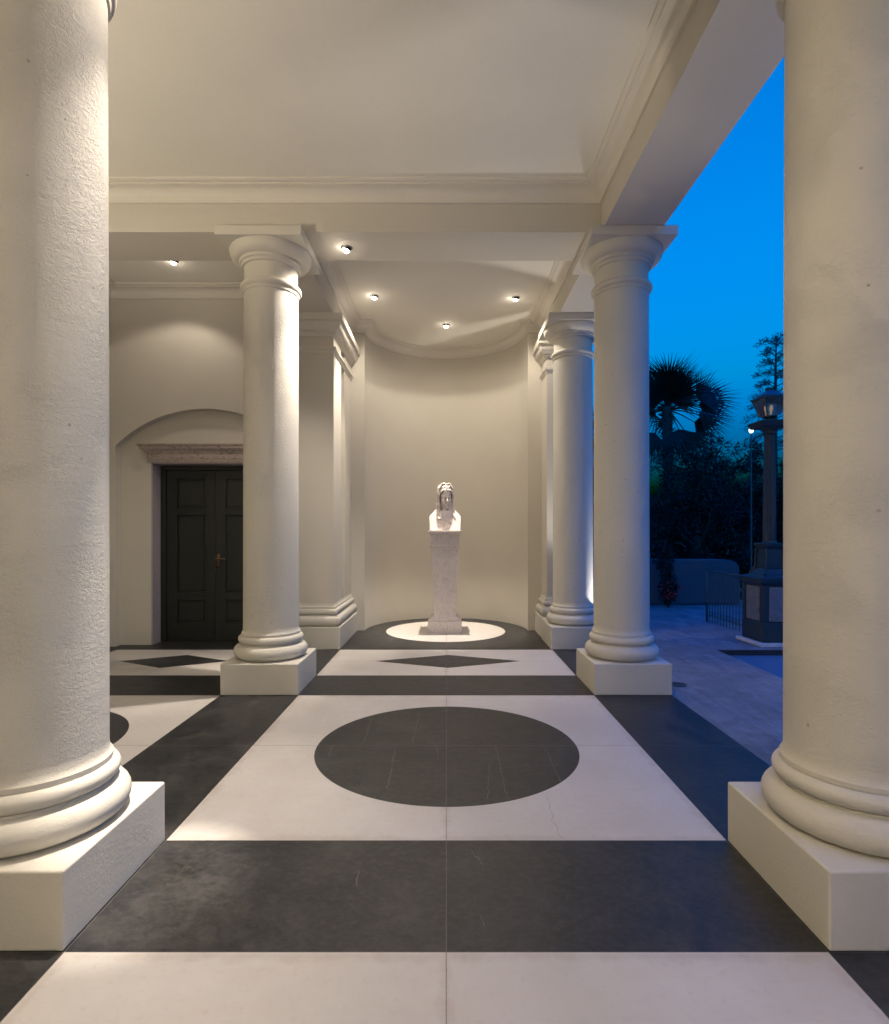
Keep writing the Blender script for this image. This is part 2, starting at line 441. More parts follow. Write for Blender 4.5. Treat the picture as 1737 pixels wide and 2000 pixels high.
tag(obj('pool_edge', bm, M_black), kind='structure')

# ------------------------------------------------------------------ ceiling, beams, cornices
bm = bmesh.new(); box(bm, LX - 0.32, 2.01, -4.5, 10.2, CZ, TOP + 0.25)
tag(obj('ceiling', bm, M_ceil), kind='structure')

def cornice_prof():
    pr = [(-0.004, CB), (0.022, CB), (0.026, CB + 0.008), (0.026, CB + 0.020), (0.018, CB + 0.026)]
    for i in range(9):
        a = R(90 * i / 8)
        pr.append((0.020 + 0.105 * (1 - math.cos(a)), CB + 0.030 + 0.080 * math.sin(a)))
    pr += [(0.130, CB + 0.112), (0.130, CB + 0.124), (0.150, CB + 0.128), (0.165, CB + 0.136), (0.165, CZ + 0.002)]
    return pr
def cornice(path, parent, label=None):
    bm = bmesh.new(); sweep(bm, cornice_prof(), path, True); fixn(bm)
    o = obj('cornice', bm, M_trim, parent); smooth_angle(o, 30)
    if label: tag(o, label)
    return o

def beam(x0, x1, y0, y1, label, grp='plaster ceiling beams'):
    t = thing('ceiling_beam', label, 'beam', ((x0 + x1) / 2, (y0 + y1) / 2, BZ), 0, grp)
    bm = bmesh.new(); cx, cy = (x0 + x1) / 2, (y0 + y1) / 2
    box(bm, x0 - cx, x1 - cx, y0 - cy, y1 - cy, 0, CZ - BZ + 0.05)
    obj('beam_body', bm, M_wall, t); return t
# long beams run from the back of the arcade to the front, cross beams butt between them
bR = beam(CX - BH, CX + BH, -4.5, NY, 'long plaster beam running back over the right columns beside the sky')
bL = beam(-CX - BH, -CX + BH, YM - BH, NY, 'plaster beam from the middle left column back to the pier')
bF = beam(-CX + BH, CX - BH, YM - BH, YM + BH, 'cross beam between the two middle columns with a spotlight in it')
bFL = beam(LX, -CX - BH, YM - BH, YM + BH, 'cross beam between middle left column and left wall')
bN = beam(LX, CX - BH, YN - BH, YN + BH, 'cross beam over the two nearest columns overhead')
bB = beam(LX, CX - BH, -1.08, -0.53, 'cross beam behind the viewer over the main bay')

def rect(x0, x1, y0, y1): return [(x0, y0), (x1, y0), (x1, y1), (x0, y1)]
xi = CX - BH
def ctag(name, label, path):
    bm = bmesh.new(); sweep(bm, cornice_prof(), path, True); fixn(bm)
    o = obj(name, bm, M_trim); smooth_angle(o, 30); tag(o, label, 'cornice', 'white moulded cornices around the ceilings'); return o
ctag('cornice', 'moulded cornice around the big ceiling of the main bay', rect(LX, xi, YN + BH, YM - BH))
ctag('cornice', 'moulded cornice around the ceiling of the near bay overhead', rect(LX, xi, -0.53, YN - BH))
ctag('cornice', 'moulded cornice above the dark double door', rect(LX, -CX - BH, YM + BH, WY))
niche_path = [(-xi, YM + BH), (xi, YM + BH), (xi, NY), (NR, NY)] + arc((0, NY), NR, 0, 180, 48)[1:-1] + [(-NR, NY), (-xi, NY)]
ctag('cornice', 'moulded cornice curving round the niche above the bust', niche_path)

# ------------------------------------------------------------------ walls
nw = thing('niche_wall', 'pale plaster wall curving round the marble bust', 'wall', (0, NY, 0))
bm = bmesh.new()
out = [(-2.01, NY), (-NR, NY)] + arc((0, NY), NR, 180, 0, 64)[1:-1] + [(NR, NY), (2.01, NY), (2.01, 10.15), (-2.01, 10.15)]
lo = [bm.verts.new((x, y - NY, 0)) for x, y in out]; hi = [bm.verts.new((x, y - NY, CZ + 0.01)) for x, y in out]
for i in range(len(out)):
    j = (i + 1) % len(out); bm.faces.new((lo[i], lo[j], hi[j], hi[i]))
fixn(bm); o = obj('niche_body', bm, M_wall, nw); smooth_angle(o, 25)

dw = thing('door_wall', 'plaster wall with a shallow arch over the dark door', 'wall', (-3.2, WY, 0))
DX0, DX1, DZ = -3.975, -2.440, 2.46
bm = bmesh.new(); ox = 3.2
box(bm, LX + ox, DX0 + ox, WB - WY, 0.62, 0, CZ + 0.01)
box(bm, DX1 + ox, -1.9 + ox, WB - WY, 0.62, 0, CZ + 0.01)
box(bm, DX0 + ox, DX1 + ox, WB - WY, 0.62, DZ, CZ + 0.01); box(bm, DX0 + ox, DX1 + ox, 0.42, 0.62, 0, DZ)
obj('wall_back', bm, M_wall, dw)
bm = bmesh.new(); acx, az, sag, hw = -3.20, 3.155, 0.49, 1.185
Ra = (hw * hw + sag * sag) / (2 * sag); n = 40; prev = None
for i in range(n + 1):
    x = acx - hw + 2 * hw * i / n; zz = az - Ra + math.sqrt(Ra * Ra - (x - acx) ** 2)
    cur = [bm.verts.new((x + ox, 0, zz)), bm.verts.new((x + ox, WB - WY, zz)), bm.verts.new((x + ox, 0, CZ + 0.01))]
    if prev:
        bm.faces.new((prev[0], cur[0], cur[2], prev[2])); bm.faces.new((prev[0], prev[1], cur[1], cur[0]))
    prev = cur
box(bm, acx + hw + ox, -1.9 + ox, 0, WB - WY - 0.001, 0, CZ + 0.01); box(bm, LX + ox - 0.01, acx - hw + ox, 0, WB - WY - 0.001, 0, CZ + 0.01)
fixn(bm); obj('arched_wall_face', bm, M_wall, dw); 

lw = thing('side_wall', 'plain plaster wall at the far left beside the door', 'wall', (LX, 2, 0))
bm = bmesh.new(); box(bm, -0.3, 0, -6.5, 5.98, 0, CZ + 0.01); obj('wall_body', bm, M_wall, lw)

bw = thing('house_wall', 'plaster house wall closing the arcade behind the viewer', 'wall', (0, -4.5, 0))
bm = bmesh.new(); box(bm, LX, 2.0, -0.3, 0, 0, CZ + 0.01); box(bm, 2.0, 14, -0.3, 0, 0, 6.0); obj('wall_body', bm, M_wall, bw)

# door
dr = thing('double_door', 'dark green panelled double door under the red marble lintel', 'door', ((DX0 + DX1) / 2, 7.70, 0))
hwid = (DX1 - DX0) / 2 - 0.02
bm = bmesh.new(); fz = 2.438
box(bm, -hwid, -hwid + 0.07, -0.015, 0.06, 0.012, fz); box(bm, hwid - 0.07, hwid, -0.015, 0.06, 0.012, fz); box(bm, -hwid + 0.07, hwid - 0.07, -0.015, 0.06, fz - 0.06, fz); box(bm, -hwid + 0.07, hwid - 0.07, 0.0, 0.06, 0.001, 0.013)
bevel(obj('door_frame', bm, M_door, dr), 0.004)
panels = [(0.24, 0.60), (0.66, 1.78), (1.83, 2.28)]
for s in (-1, 1):
    x0, x1 = (-hwid + 0.075, -0.002) if s < 0 else (0.002, hwid - 0.075)
    bm = bmesh.new(); yf = 0.012; st = 0.115
    box(bm, x0, x0 + st, yf, yf + 0.045, 0.015, fz - 0.065); box(bm, x1 - st, x1, yf, yf + 0.045, 0.015, fz - 0.065)
    zs = [0.015] + [v for p_ in panels for v in p_] + [fz - 0.065]
    for k in range(0, len(zs), 2): box(bm, x0 + st, x1 - st, yf, yf + 0.045, zs[k], zs[k + 1])
    leaf = bevel(obj('door_leaf', bm, M_door, dr), 0.003)
    for a, b in panels:
        bm = bmesh.new()
        px0, px1 = x0 + st, x1 - st
        # bolection moulding and raised field
        for (e0, e1, d0, d1) in ((0.0, 0.028, -0.004, 0.02),):
            box(bm, px0, px0 + e1, yf + d0, yf + 0.03, a, b); box(bm, px1 - e1, px1, yf + d0, yf + 0.03, a, b)
            box(bm, px0 + e1, px1 - e1, yf + d0, yf + 0.03, a, a + e1); box(bm, px0 + e1, px1 - e1, yf + d0, yf + 0.03, b - e1, b)
        box(bm, px0 + 0.028, px1 - 0.028, yf + 0.025, yf + 0.04, a + 0.028, b - 0.028)
        box(bm, px0 + 0.055, px1 - 0.055, yf + 0.012, yf + 0.026, a + 0.055, b - 0.055)
        bevel(obj('door_panel', bm, M_door, leaf), 0.005, 2)
bm = bmesh.new(); box(bm, -0.02 + 0.04, 0.02 + 0.04, -0.0, 0.012, 1.02, 1.22)
tube(bm, [(0.04, 0.0, 1.15), (0.04, -0.05, 1.15)], 0.010); tube(bm, [(0.04, -0.05, 1.15), (0.15, -0.055, 1.152)], [0.011, 0.008])
ellipsoid(bm, (0.04, -0.05, 1.15), (0.016, 0.016, 0.016), seg=10); ellipsoid(bm, (0.155, -0.055, 1.152), (0.013, 0.013, 0.013), seg=10)
ellipsoid(bm, (0.04, -0.004, 1.06), (0.012, 0.010, 0.012), seg=10)
obj('handle', bm, M_brass, dr, True)

ds = thing('door_surround', 'carved red marble lintel and grey jambs framing the door', 'door surround', ((DX0 + DX1) / 2, WB, 0))
dcx = (DX0 + DX1) / 2; hx = (DX1 - DX0) / 2
bm = bmesh.new()
lp = [(0.0, 2.462), (0.018, 2.462), (0.022, 2.50), (0.03, 2.505), (0.03, 2.565), (0.042, 2.575), (0.055, 2.60), (0.085, 2.625), (0.10, 2.632), (0.10, 2.660), (0.115, 2.668), (0.125, 2.69), (0.0, 2.692)]
sweep(bm, lp, [(hx + 0.012, 0.0), (hx + 0.012, -0.004), (-hx - 0.012, -0.004), (-hx - 0.012, 0.0)])
bmesh.ops.transform(bm, matrix=Matrix.Identity(4), verts=bm.verts)
fixn(bm); o = obj('lintel', bm, M_lintel, ds)
for s in (-1, 1):
    bm = bmesh.new(); a, b = sorted((s * hx, s * (hx - 0.018)))
    box(bm, a, b, 0.002, 0.225, 0.001, 2.46); obj('jamb', bm, M_jamb, ds)
bm = bmesh.new(); box(bm, -hx + 0.018, hx - 0.018, 0.002, 0.225, 2.440, 2.4605); obj('head_jamb', bm, M_jamb, ds)

# ------------------------------------------------------------------ columns and piers
def col_base_prof():
    pr = [(0.300, PZ - 0.001)]
    for i in range(13):                      # lower torus
        a = R(-90 + 180 * i / 12); pr.append((0.283 + 0.068 * math.cos(a), PZ + 0.070 + 0.068 * math.sin(a)))
    pr += [(0.283, PZ + 0.142), (0.283, PZ + 0.148)]
    for i in range(11):
        a = R(-90 + 180 * i / 10); pr.append((0.272 + 0.038 * math.cos(a), PZ + 0.188 + 0.038 * math.sin(a)))
    pr += [(0.280, PZ + 0.228), (0.280, PZ + 0.248), (0.272, PZ + 0.256), (0.266, PZ + 0.275), (0.2645, PZ + 0.30)]
    return pr
def col_cap_prof(r=0.2535):
    pr = [(0.2575, 3.838), (0.268, 3.842), (0.270, 3.860), (0.272, 3.868)]
    for i in range(9):
        a = R(-80 + 170 * i / 8); pr.append((0.262 + 0.031 * math.cos(a), 3.900 + 0.031 * math.sin(a)))
    pr += [(r + 0.002, 3.940), (r, 3.955), (r, 4.078), (r + 0.004, 4.088), (0.276, 4.092), (0.281, 4.110), (0.281, 4.118), (0.298, 4.124), (0.303, 4.138), (0.303, 4.150), (0.310, 4.152)]
    for i in range(1, 12):
        a = R(95 * i / 11); pr.append((0.310 + 0.078 * math.sin(a), 4.152 + 0.100 * (1 - math.cos(a)) * 0.92))
    pr += [(0.384, 4.2535)]
    return pr
col = thing('column', 'x', 'column', (0, 0, 0), 0, 'round plaster columns of the portico')
bm = bmesh.new(); box(bm, -PH, PH, -PH, PH, 0, PZ); bevel(obj('plinth', bm, M_base, col), 0.009, 3)
bm = bmesh.new(); lathe(bm, col_base_prof(), 96); fixn(bm); smooth_angle(obj('base', bm, M_base, col), 35)
bm = bmesh.new(); pr = [(0.2645 - 0.0065 * (t / 20) ** 1.6, PZ + 0.2995 + (3.839 - PZ - 0.2995) * t / 20) for t in range(21)]
lathe(bm, pr, 96); fixn(bm); smooth_angle(obj('shaft', bm, M_col, col), 50)
bm = bmesh.new(); lathe(bm, col_cap_prof(), 96); fixn(bm); smooth_angle(obj('capital', bm, M_base, col), 35)
bm = bmesh.new(); box(bm, -0.40, 0.40, -0.40, 0.40, 4.2525, BZ - 0.0005); bevel(obj('abacus', bm, M_base, col), 0.004, 2)
spots = [(CX, -0.80, 'column behind the viewer on the right side'), (-CX, -0.80, 'column behind the viewer on the left side'), (-CX, YN, 'nearest left column, rough stucco brightly lit down its right side'),
         (CX, YN, 'nearest right column, plain and cut by the right photo edge'),
         (-CX, YM, 'middle left column in front of the dark door'),
         (CX, YM, 'middle right column, turning blue beside the sky'),
         (CX - 0.02, YR, 'farthest right column, standing in front of a pilaster close to the niche')]
for i, (x, y, lab) in enumerate(spots):
    c = col if i == 0 else copy_tree(col)
    c.location = (x, y, 0); c['label'] = lab

def pier_mould(parent, x0, x1, y0, y1, open_back=True):
    # footprint walked clockwise so the offset goes outwards
    path = [(x0, y1), (x0, y0), (x1, y0), (x1, y1)]
    def sw(name, prof, m=M_base):
        bm = bmesh.new(); sweep(bm, [(-o_, z_) for o_, z_ in prof], path); fixn(bm)
        o = obj(name, bm, m, parent); smooth_angle(o, 32); return o
    r0 = 0.26
    sw('base', [(o_ - r0, z_) for o_, z_ in col_base_prof()])
    sw('astragal', [(-0.002, 3.855), (0.008, 3.858), (0.010, 3.880), (0.016, 3.885), (0.020, 3.900), (0.034, 3.906), (0.036, 3.935), (0.020, 3.942), (-0.002, 3.945)])
    cap = [(-0.002, 4.075), (0.016, 4.078), (0.020, 4.100), (0.030, 4.104), (0.034, 4.130), (0.042, 4.136)]
    for i in range(9):
        a = R(90 * i / 8); cap.append((0.046 + 0.062 * math.sin(a) ** 1.0, 4.140 + 0.10 * (1 - math.cos(a))))
    cap += [(0.118, 4.246), (0.140, 4.254), (0.140, BZ - 0.0005), (-0.002, BZ - 0.0005)]
    sw('capital', cap)

pl = thing('pier', 'square plaster pier between the middle left column and the niche', 'pier', (-CX, YR, 0))
px0, px1 = -0.26, 0.26
bm = bmesh.new(); box(bm, -PH, PH, -PH, NY - YR, 0, PZ); bevel(obj('plinth', bm, M_base, pl), 0.009, 3)
bm = bmesh.new(); box(bm, px0, px1, -0.26, 0.26, PZ, BZ); box(bm, px0, px1 - 0.055, 0.26, 0.50, PZ, BZ); box(bm, px0, px1, 0.50, NY - YR, PZ, BZ)
obj('pier_shaft', bm, M_wall, pl)
pier_mould(pl, px0, px1, -0.26, NY - YR)
prr = thing('pilaster', 'plaster pilaster against the niche wall behind the farthest right column', 'pilaster', (CX, 8.35, 0))
bm = bmesh.new(); box(bm, -PH, PH, YR + PH + 0.001 - 8.35, NY - 8.35, 0, PZ - 0.001); bevel(obj('plinth', bm, M_base, prr), 0.004, 2)
bm = bmesh.new(); box(bm, px0, px1, -0.20, NY - 8.35, PZ - 0.001, BZ); obj('pilaster_shaft', bm, M_wall, prr)
pier_mould(prr, px0, px1, -0.20, NY - 8.35)

# ------------------------------------------------------------------ downlights
def spot(parent, loc, target, watts, size, blend, rad=0.03, col=LAMP_COL):
    ld = bpy.data.lights.new('lamp_light', 'SPOT'); ld.energy = watts * GAIN; ld.spot_size = R(size); ld.spot_blend = blend
    ld.shadow_soft_size = rad; ld.color = col
    o = bpy.data.objects.new('lamp_light', ld); COL.objects.link(o)
    d = Vector(target) - Vector(loc)
    o.parent = parent; o.location = Vector(loc) - Vector(parent.location)
    o.rotation_euler = d.to_track_quat('-Z', 'Y').to_euler()
    return o
def downlight(x, y, z, target, label, beams, lit=True):
    t = thing('ceiling_spotlight', label, 'spotlight', (x, y, z), 0, 'small round spotlights in the ceiling')
    bm = bmesh.new()
    lathe(bm, [(0.056, 0.001), (0.056, -0.006), (0.050, -0.009), (0.044, -0.006), (0.044, 0.001)], 32, caps=False); fixn(bm)
    obj('trim_ring', bm, M_chrome, t, True)
    d = (Vector(target) - Vector((x, y, z))).normalized(); q = d.to_track_quat('Z', 'Y')
    M = Matrix.Translation((0, 0, 0)) @ q.to_matrix().to_4x4()
    bm = bmesh.new(); lathe(bm, [(0.020, -0.03), (0.038, -0.02), (0.041, 0.026), (0.038, 0.026), (0.036, 0.010)], 28, caps=False)
    bmesh.ops.transform(bm, matrix=M, verts=bm.verts); fixn(bm); obj('lamp_housing', bm, M_black, t, True)
    bm = bmesh.new(); lathe(bm, [(0.036, 0.008), (0.036, 0.026), (0.030, 0.038), (0.016, 0.046), (0.001, 0.048)], 24)
    bmesh.ops.transform(bm, matrix=M, verts=bm.verts); fixn(bm); obj('bulb', bm, M_bulb, t, True)
    gd = bpy.data.lights.new('lamp_light', 'POINT'); gd.energy = 0.22 * GAIN; gd.shadow_soft_size = 0.03; gd.color = LAMP_COL
    g_ = bpy.data.objects.new('lamp_light', gd); COL.objects.link(g_); g_.parent = t; g_.location = (d.x * 0.09, d.y * 0.09, -0.10)
    for tg, w, s, b in beams: spot(t, (x + d.x * 0.085, y + d.y * 0.085, z + d.z * 0.085), tg, w, s, b)
    return t
downlight(-0.99, 5.52, BZ, (-1.75, 5.50, 2.2), 'spotlight in the underside of the cross beam right of the middle left column',
          [((-1.80, 5.50, 1.9), 230, 44, 1.0), ((-2.5, 5.9, 0.0), 85, 104, 0.7)])
downlight(-0.99, 2.55, BZ, (-1.75, 2.5, 2.2), 'spotlight under the nearest cross beam lighting the rough left column',
          [((-1.62, 2.50, 0.5), 150, 54, 1.0), ((-1.32, 2.40, 0.0), 620, 15, 0.9), ((-1.0, 2.6, 0.0), 20, 150, 0.5)])
downlight(-0.985, 7.61, CZ, (-1.5, 7.55, 2.4), 'leftmost of the three niche ceiling spotlights, aimed at the pier',
          [((-1.58, 7.56, 1.9), 210, 44, 0.9), ((-0.3, 8.4, 0.0), 30, 150, 0.5)])
downlight(0.96, 7.66, CZ, (0.2, 8.3, 2.0), 'rightmost of the three niche ceiling spotlights, near the far right column',
          [((1.05, 6.45, 0.0), 90, 42, 0.9), ((0.1, 8.5, 0.0), 30, 150, 0.5)])
downlight(0.0, 8.66, CZ, (0.0, 8.60, 0.0), 'middle and farthest niche ceiling spotlight directly above the bust',
          [((0.0, 8.58, 0.0), 640, 38, 0.6), ((0.0, 8.60, 0.0), 12, 124, 0.15)])
downlight(-3.25, 6.62, CZ, (-3.7, 6.9, 2.0), 'spotlight in the ceiling in front of the dark door',
          [((-4.0, 7.1, 0.0), 13, 118, 0.35)])
downlight(-1.0, 0.78, CZ, (0.4, 0.8, 0.0), 'added spotlight in the near bay ceiling outside the view, brightening the near floor', [((0.9, 1.2, 0.0), 25, 110, 0.9)])  # unseen lamp, added to give the near right floor more light
def wall_lantern(x, y, rz, power, label):
    sn = thing('wall_lantern', label, 'wall lantern', (x, y, 2.35), rz, 'wall lanterns outside the view')
    bm = bmesh.new(); box(bm, -0.02, 0.02, -0.06, 0.06, -0.16, 0.12); tube(bm, [(0, 0, -0.10), (0.12, 0, -0.16), (0.16, 0, -0.11)], 0.012, 8); frustum(bm, 0.16, 0, 0.15, 0.24, 0.11, 0.02); frustum(bm, 0.16, 0, -0.11, -0.09, 0.06, 0.07); obj('bracket', bm, M_iron, sn)
    bm = bmesh.new(); ellipsoid(bm, (0.16, 0, 0.02), (0.05, 0.05, 0.08), seg=16); obj('lamp_globe', bm, M_glow, sn, True)
    for up, pw in ((True, power), (False, SCONCE * 0.05)):
        ld = bpy.data.lights.new('lamp_light', 'SPOT' if up else 'POINT'); ld.energy = pw; ld.shadow_soft_size = 0.07; ld.color = (1.0, 0.86, 0.66)
        if up: ld.spot_size = R(150); ld.spot_blend = 0.35
        o = bpy.data.objects.new('lamp_light', ld); COL.objects.link(o); o.parent = sn; o.location = (0.36, 0, 0.02)
        if up: o.rotation_euler = Vector((0.05, 0.02, 1.0)).to_track_quat('-Z', 'Y').to_euler()
wall_lantern(LX + 0.02, 1.9, 0, SCONCE, 'warm wall lantern on the left side wall outside the view')
wall_lantern(0.9, -4.48, R(90), SCONCE * 5.2, 'added warm uplight on the house wall behind the viewer, brightening the ceiling')  # second lantern is invented, placed out of view to brighten the right ceiling

# ------------------------------------------------------------------ pedestal and bust
PX, PY = -0.022, 8.60
pd = thing('pedestal', 'tall tapering marble pedestal standing on the white floor disc', 'pedestal', (PX, PY, 0))
bm = bmesh.new(); box(bm, -0.255, 0.255, -0.255, 0.255, 0.0, 0.178); bevel(obj('foot_block', bm, M_statue, pd), 0.008)
bm = bmesh.new(); frustum(bm, 0, 0, 0.179, 0.212, 0.226, 0.226); frustum(bm, 0, 0, 0.213, 0.240, 0.205, 0.182); frustum(bm, 0, 0, 0.240, 0.262, 0.176, 0.172)
bevel(obj('foot_moulding', bm, M_statue, pd), 0.004)
bm = bmesh.new(); frustum(bm, 0, 0, 0.262, 1.290, 0.165, 0.203); bevel(obj('tapered_shaft', bm, M_statue, pd), 0.006)
bm = bmesh.new(); frustum(bm, 0, 0, 1.290, 1.325, 0.230, 0.234); bevel(obj('neck_moulding', bm, M_statue, pd), 0.006)
bm = bmesh.new(); frustum(bm, 0, 0, 1.325, 1.478, 0.210, 0.212); bevel(obj('frieze_block', bm, M_statue, pd), 0.004)
bm = bmesh.new(); frustum(bm, 0, 0, 1.478, 1.508, 0.226, 0.238); frustum(bm, 0, 0, 1.510, 1.542, 0.256, 0.256); bevel(obj('cap', bm, M_statue, pd), 0.005)

bu = thing('bust', 'white marble bust with long parted hair on the pedestal', 'bust', (PX + 0.004, PY, 1.5425), 0)
def remesh(o, v=0.006, it=2):
    r_ = o.modifiers.new('remesh', 'REMESH'); r_.mode = 'VOXEL'; r_.voxel_size = v; r_.use_smooth_shade = True
    s_ = o.modifiers.new('smooth', 'SMOOTH'); s_.iterations = it; s_.factor = 0.5
bm = bmesh.new()
# square herm block with sloping shoulders
def prism_y(bm, pts, yf, yb):
    a = [bm.verts.new((x, yf(x, z), z)) for x, z in pts]; b = [bm.verts.new((x, yb(x, z), z)) for x, z in pts]
    bm.faces.new(a); bm.faces.new(b[::-1])
    for i in range(len(pts)):
        j = (i + 1) % len(pts); bm.faces.new((a[j], a[i], b[i], b[j]))
for s in (-1, 1):
    prism_y(bm, [(s * 0.02, 0.001), (s * 0.232, 0.001), (s * 0.243, 0.22), (s * 0.16, 0.31), (s * 0.10, 0.37), (s * 0.02, 0.37)], lambda x, z: -0.175 + 0.42 * z, lambda x, z: 0.13 - 0.1 * z)
ellipsoid(bm, (0, -0.05, 0.16), (0.135, 0.105, 0.17)); ellipsoid(bm, (0, -0.05, 0.02), (0.13, 0.115, 0.12))
box(bm, -0.135, 0.10, -0.14, 0.05, 0.001, 0.10)
for s in (-1, 1):
    ellipsoid(bm, (s * 0.055, -0.105, 0.13), (0.055, 0.05, 0.06)); ellipsoid(bm, (s * 0.09, -0.03, 0.24), (0.075, 0.06, 0.05))
tube(bm, [(0, 0.0, 0.22), (0, -0.005, 0.30), (0.003, -0.01, 0.42)], [0.085, 0.062, 0.062], 20)
HR = Matrix.Rotation(R(12), 3, 'Z'); hc = Vector((0.004, -0.015, 0.50))
def H(x, y, z): return hc + HR @ Vector((x, y, z))
def he(c, r): ellipsoid(bm, H(*c), r, HR)
he((0, 0.01, 0.03), (0.090, 0.112, 0.135)); he((0, -0.035, -0.06), (0.070, 0.078, 0.105)); he((0, -0.080, -0.142), (0.030, 0.028, 0.026))
he((0, -0.088, 0.055), (0.060, 0.026, 0.045)); he((0, -0.108, 0.018), (0.062, 0.016, 0.013))       # forehead, brow
tube(bm, [H(0, -0.106, 0.016), H(0, -0.128, -0.030), H(0, -0.142, -0.052)], [0.011, 0.013, 0.017], 12)
he((0, -0.128, -0.056), (0.022, 0.016, 0.012))
for s in (-1, 1):
    he((s * 0.033, -0.090, -0.006), (0.019, 0.016, 0.011)); he((s * 0.045, -0.075, -0.045), (0.030, 0.030, 0.035))
    he((s * 0.035, -0.098, 0.024), (0.030, 0.014, 0.008))
he((0, -0.110, -0.085), (0.026, 0.014, 0.008)); he((0, -0.108, -0.102), (0.022, 0.014, 0.009))
o = obj('figure', bm, M_statue, bu, True); remesh(o, 0.0055, 1)
# hair: parted waves rising over the head and long locks on the shoulders
def spl(pts, n=14):
    P_ = [Vector(p) for p in pts]; P_ = [P_[0] * 2 - P_[1]] + P_ + [P_[-1] * 2 - P_[-2]]; out_ = []
    m = len(P_) - 3
    for i in range(n):
        t = i / (n - 1) * m; k = min(m - 1, int(t)); u = t - k; a_, b_, c_, d_ = P_[k:k + 4]
        out_.append(0.5 * ((2 * b_) + (c_ - a_) * u + (2 * a_ - 5 * b_ + 4 * c_ - d_) * u * u + (3 * b_ - a_ - 3 * c_ + d_) * u ** 3))
    return out_
bm = bmesh.new()
he((0, 0.055, 0.075), (0.105, 0.095, 0.125)); he((0, 0.07, -0.03), (0.100, 0.070, 0.13))
for s in (-1, 1):
    he((s * 0.043, 0.014, 0.150), (0.058, 0.070, 0.072)); he((s * 0.075, 0.025, 0.12), (0.050, 0.065, 0.09))
    for k in range(9):
        t = k / 8; j_ = 0.010 * math.sin(k * 2.3)
        pts = spl([(s * 0.010, -0.092 + 0.13 * t, 0.128 + 0.105 * t ** 0.6), (s * (0.060 + 0.01 * t), -0.088 + 0.125 * t, 0.120 + 0.085 * t),
                   (s * (0.098 + 0.016 * t), -0.055 + 0.105 * t, 0.060 + 0.06 * t + j_), (s * (0.112 + 0.010 * t), -0.035 + 0.08 * t, -0.02 + 0.02 * t),
                   (s * (0.106 + 0.008 * t), -0.022 + 0.065 * t, -0.10), (s * (0.110 + j_), 0.0 + 0.04 * t, -0.19)], 18)
        pts = [H(p.x + s * 0.005 * math.sin(i * 1.1 + k), p.y, p.z) for i, p in enumerate(pts)]
        tube(bm, pts, [0.0125 + 0.003 * math.sin(i * 1.9 + k * 1.3) for i in range(len(pts))], 8)
    for k in range(4):
        pts = spl([(s * 0.008, -0.075 + 0.045 * k, 0.205 + 0.006 * k), (s * (0.045), -0.070 + 0.045 * k, 0.222 - 0.008 * k), (s * 0.088, -0.055 + 0.04 * k, 0.175), (s * 0.112, -0.045 + 0.035 * k, 0.10), (s * 0.118, -0.03 + 0.03 * k, 0.0)], 16)
        tube(bm, [H(p.x, p.y + 0.006 * math.sin(i * 1.3 + k), p.z) for i, p in enumerate(pts)], 0.015, 8)
    for k in range(3):
        e = 0.030 if s > 0 else 0.0
        pts = spl([(s * (0.100 + 0.010 * k), -0.015 + 0.02 * k, -0.08), (s * (0.098 + 0.014 * k), -0.030 + 0.02 * k, -0.17), (s * (0.098 + 0.012 * k + e * 0.5), -0.085 + 0.014 * k, -0.25), (s * (0.095 + 0.018 * k + e), -0.120 + 0.012 * k, -0.325)], 14)
        pts = [H(p.x + 0.006 * math.sin(i * 1.2 + k * 2), p.y, p.z) for i, p in enumerate(pts)]
        tube(bm, pts, [0.020 - 0.008 * i / 13 for i in range(14)], 8)
o = obj('hair', bm, M_statue, bu, True); remesh(o, 0.0048, 0)
bm = bmesh.new(); pts = []
for i in range(17):
    a = R(-80 + 160 * i / 16); pts.append(H(0.098 * math.sin(a), -0.112 * math.cos(a) + 0.004, 0.098 + 0.022 * math.cos(a)))
tube(bm, pts, 0.013, 10); ellipsoid(bm, H(0, -0.112, 0.145), (0.014, 0.014, 0.028)); obj('headband', bm, M_statue, bu, True)
bm = bmesh.new()
for k in range(11):
    x0 = -0.120 + 0.024 * k; q = abs(x0) / 0.12
    pts = spl([(x0 * 1.05, -0.075 - 0.03 * (1 - q), 0.255 - 0.06 * (1 - q)), (x0 * 0.75, -0.120 - 0.025 * (1 - q), 0.17 - 0.03 * (1 - q)), (x0 * 0.55 + 0.01, -0.137 - 0.02 * (1 - q), 0.10), (x0 * 0.8, -0.150, 0.012)], 12)
    tube(bm, pts, [0.008 + 0.004 * math.sin(i + k) for i in range(12)], 8)
o = obj('drapery_folds', bm, M_statue, bu, True); remesh(o, 0.006, 3)

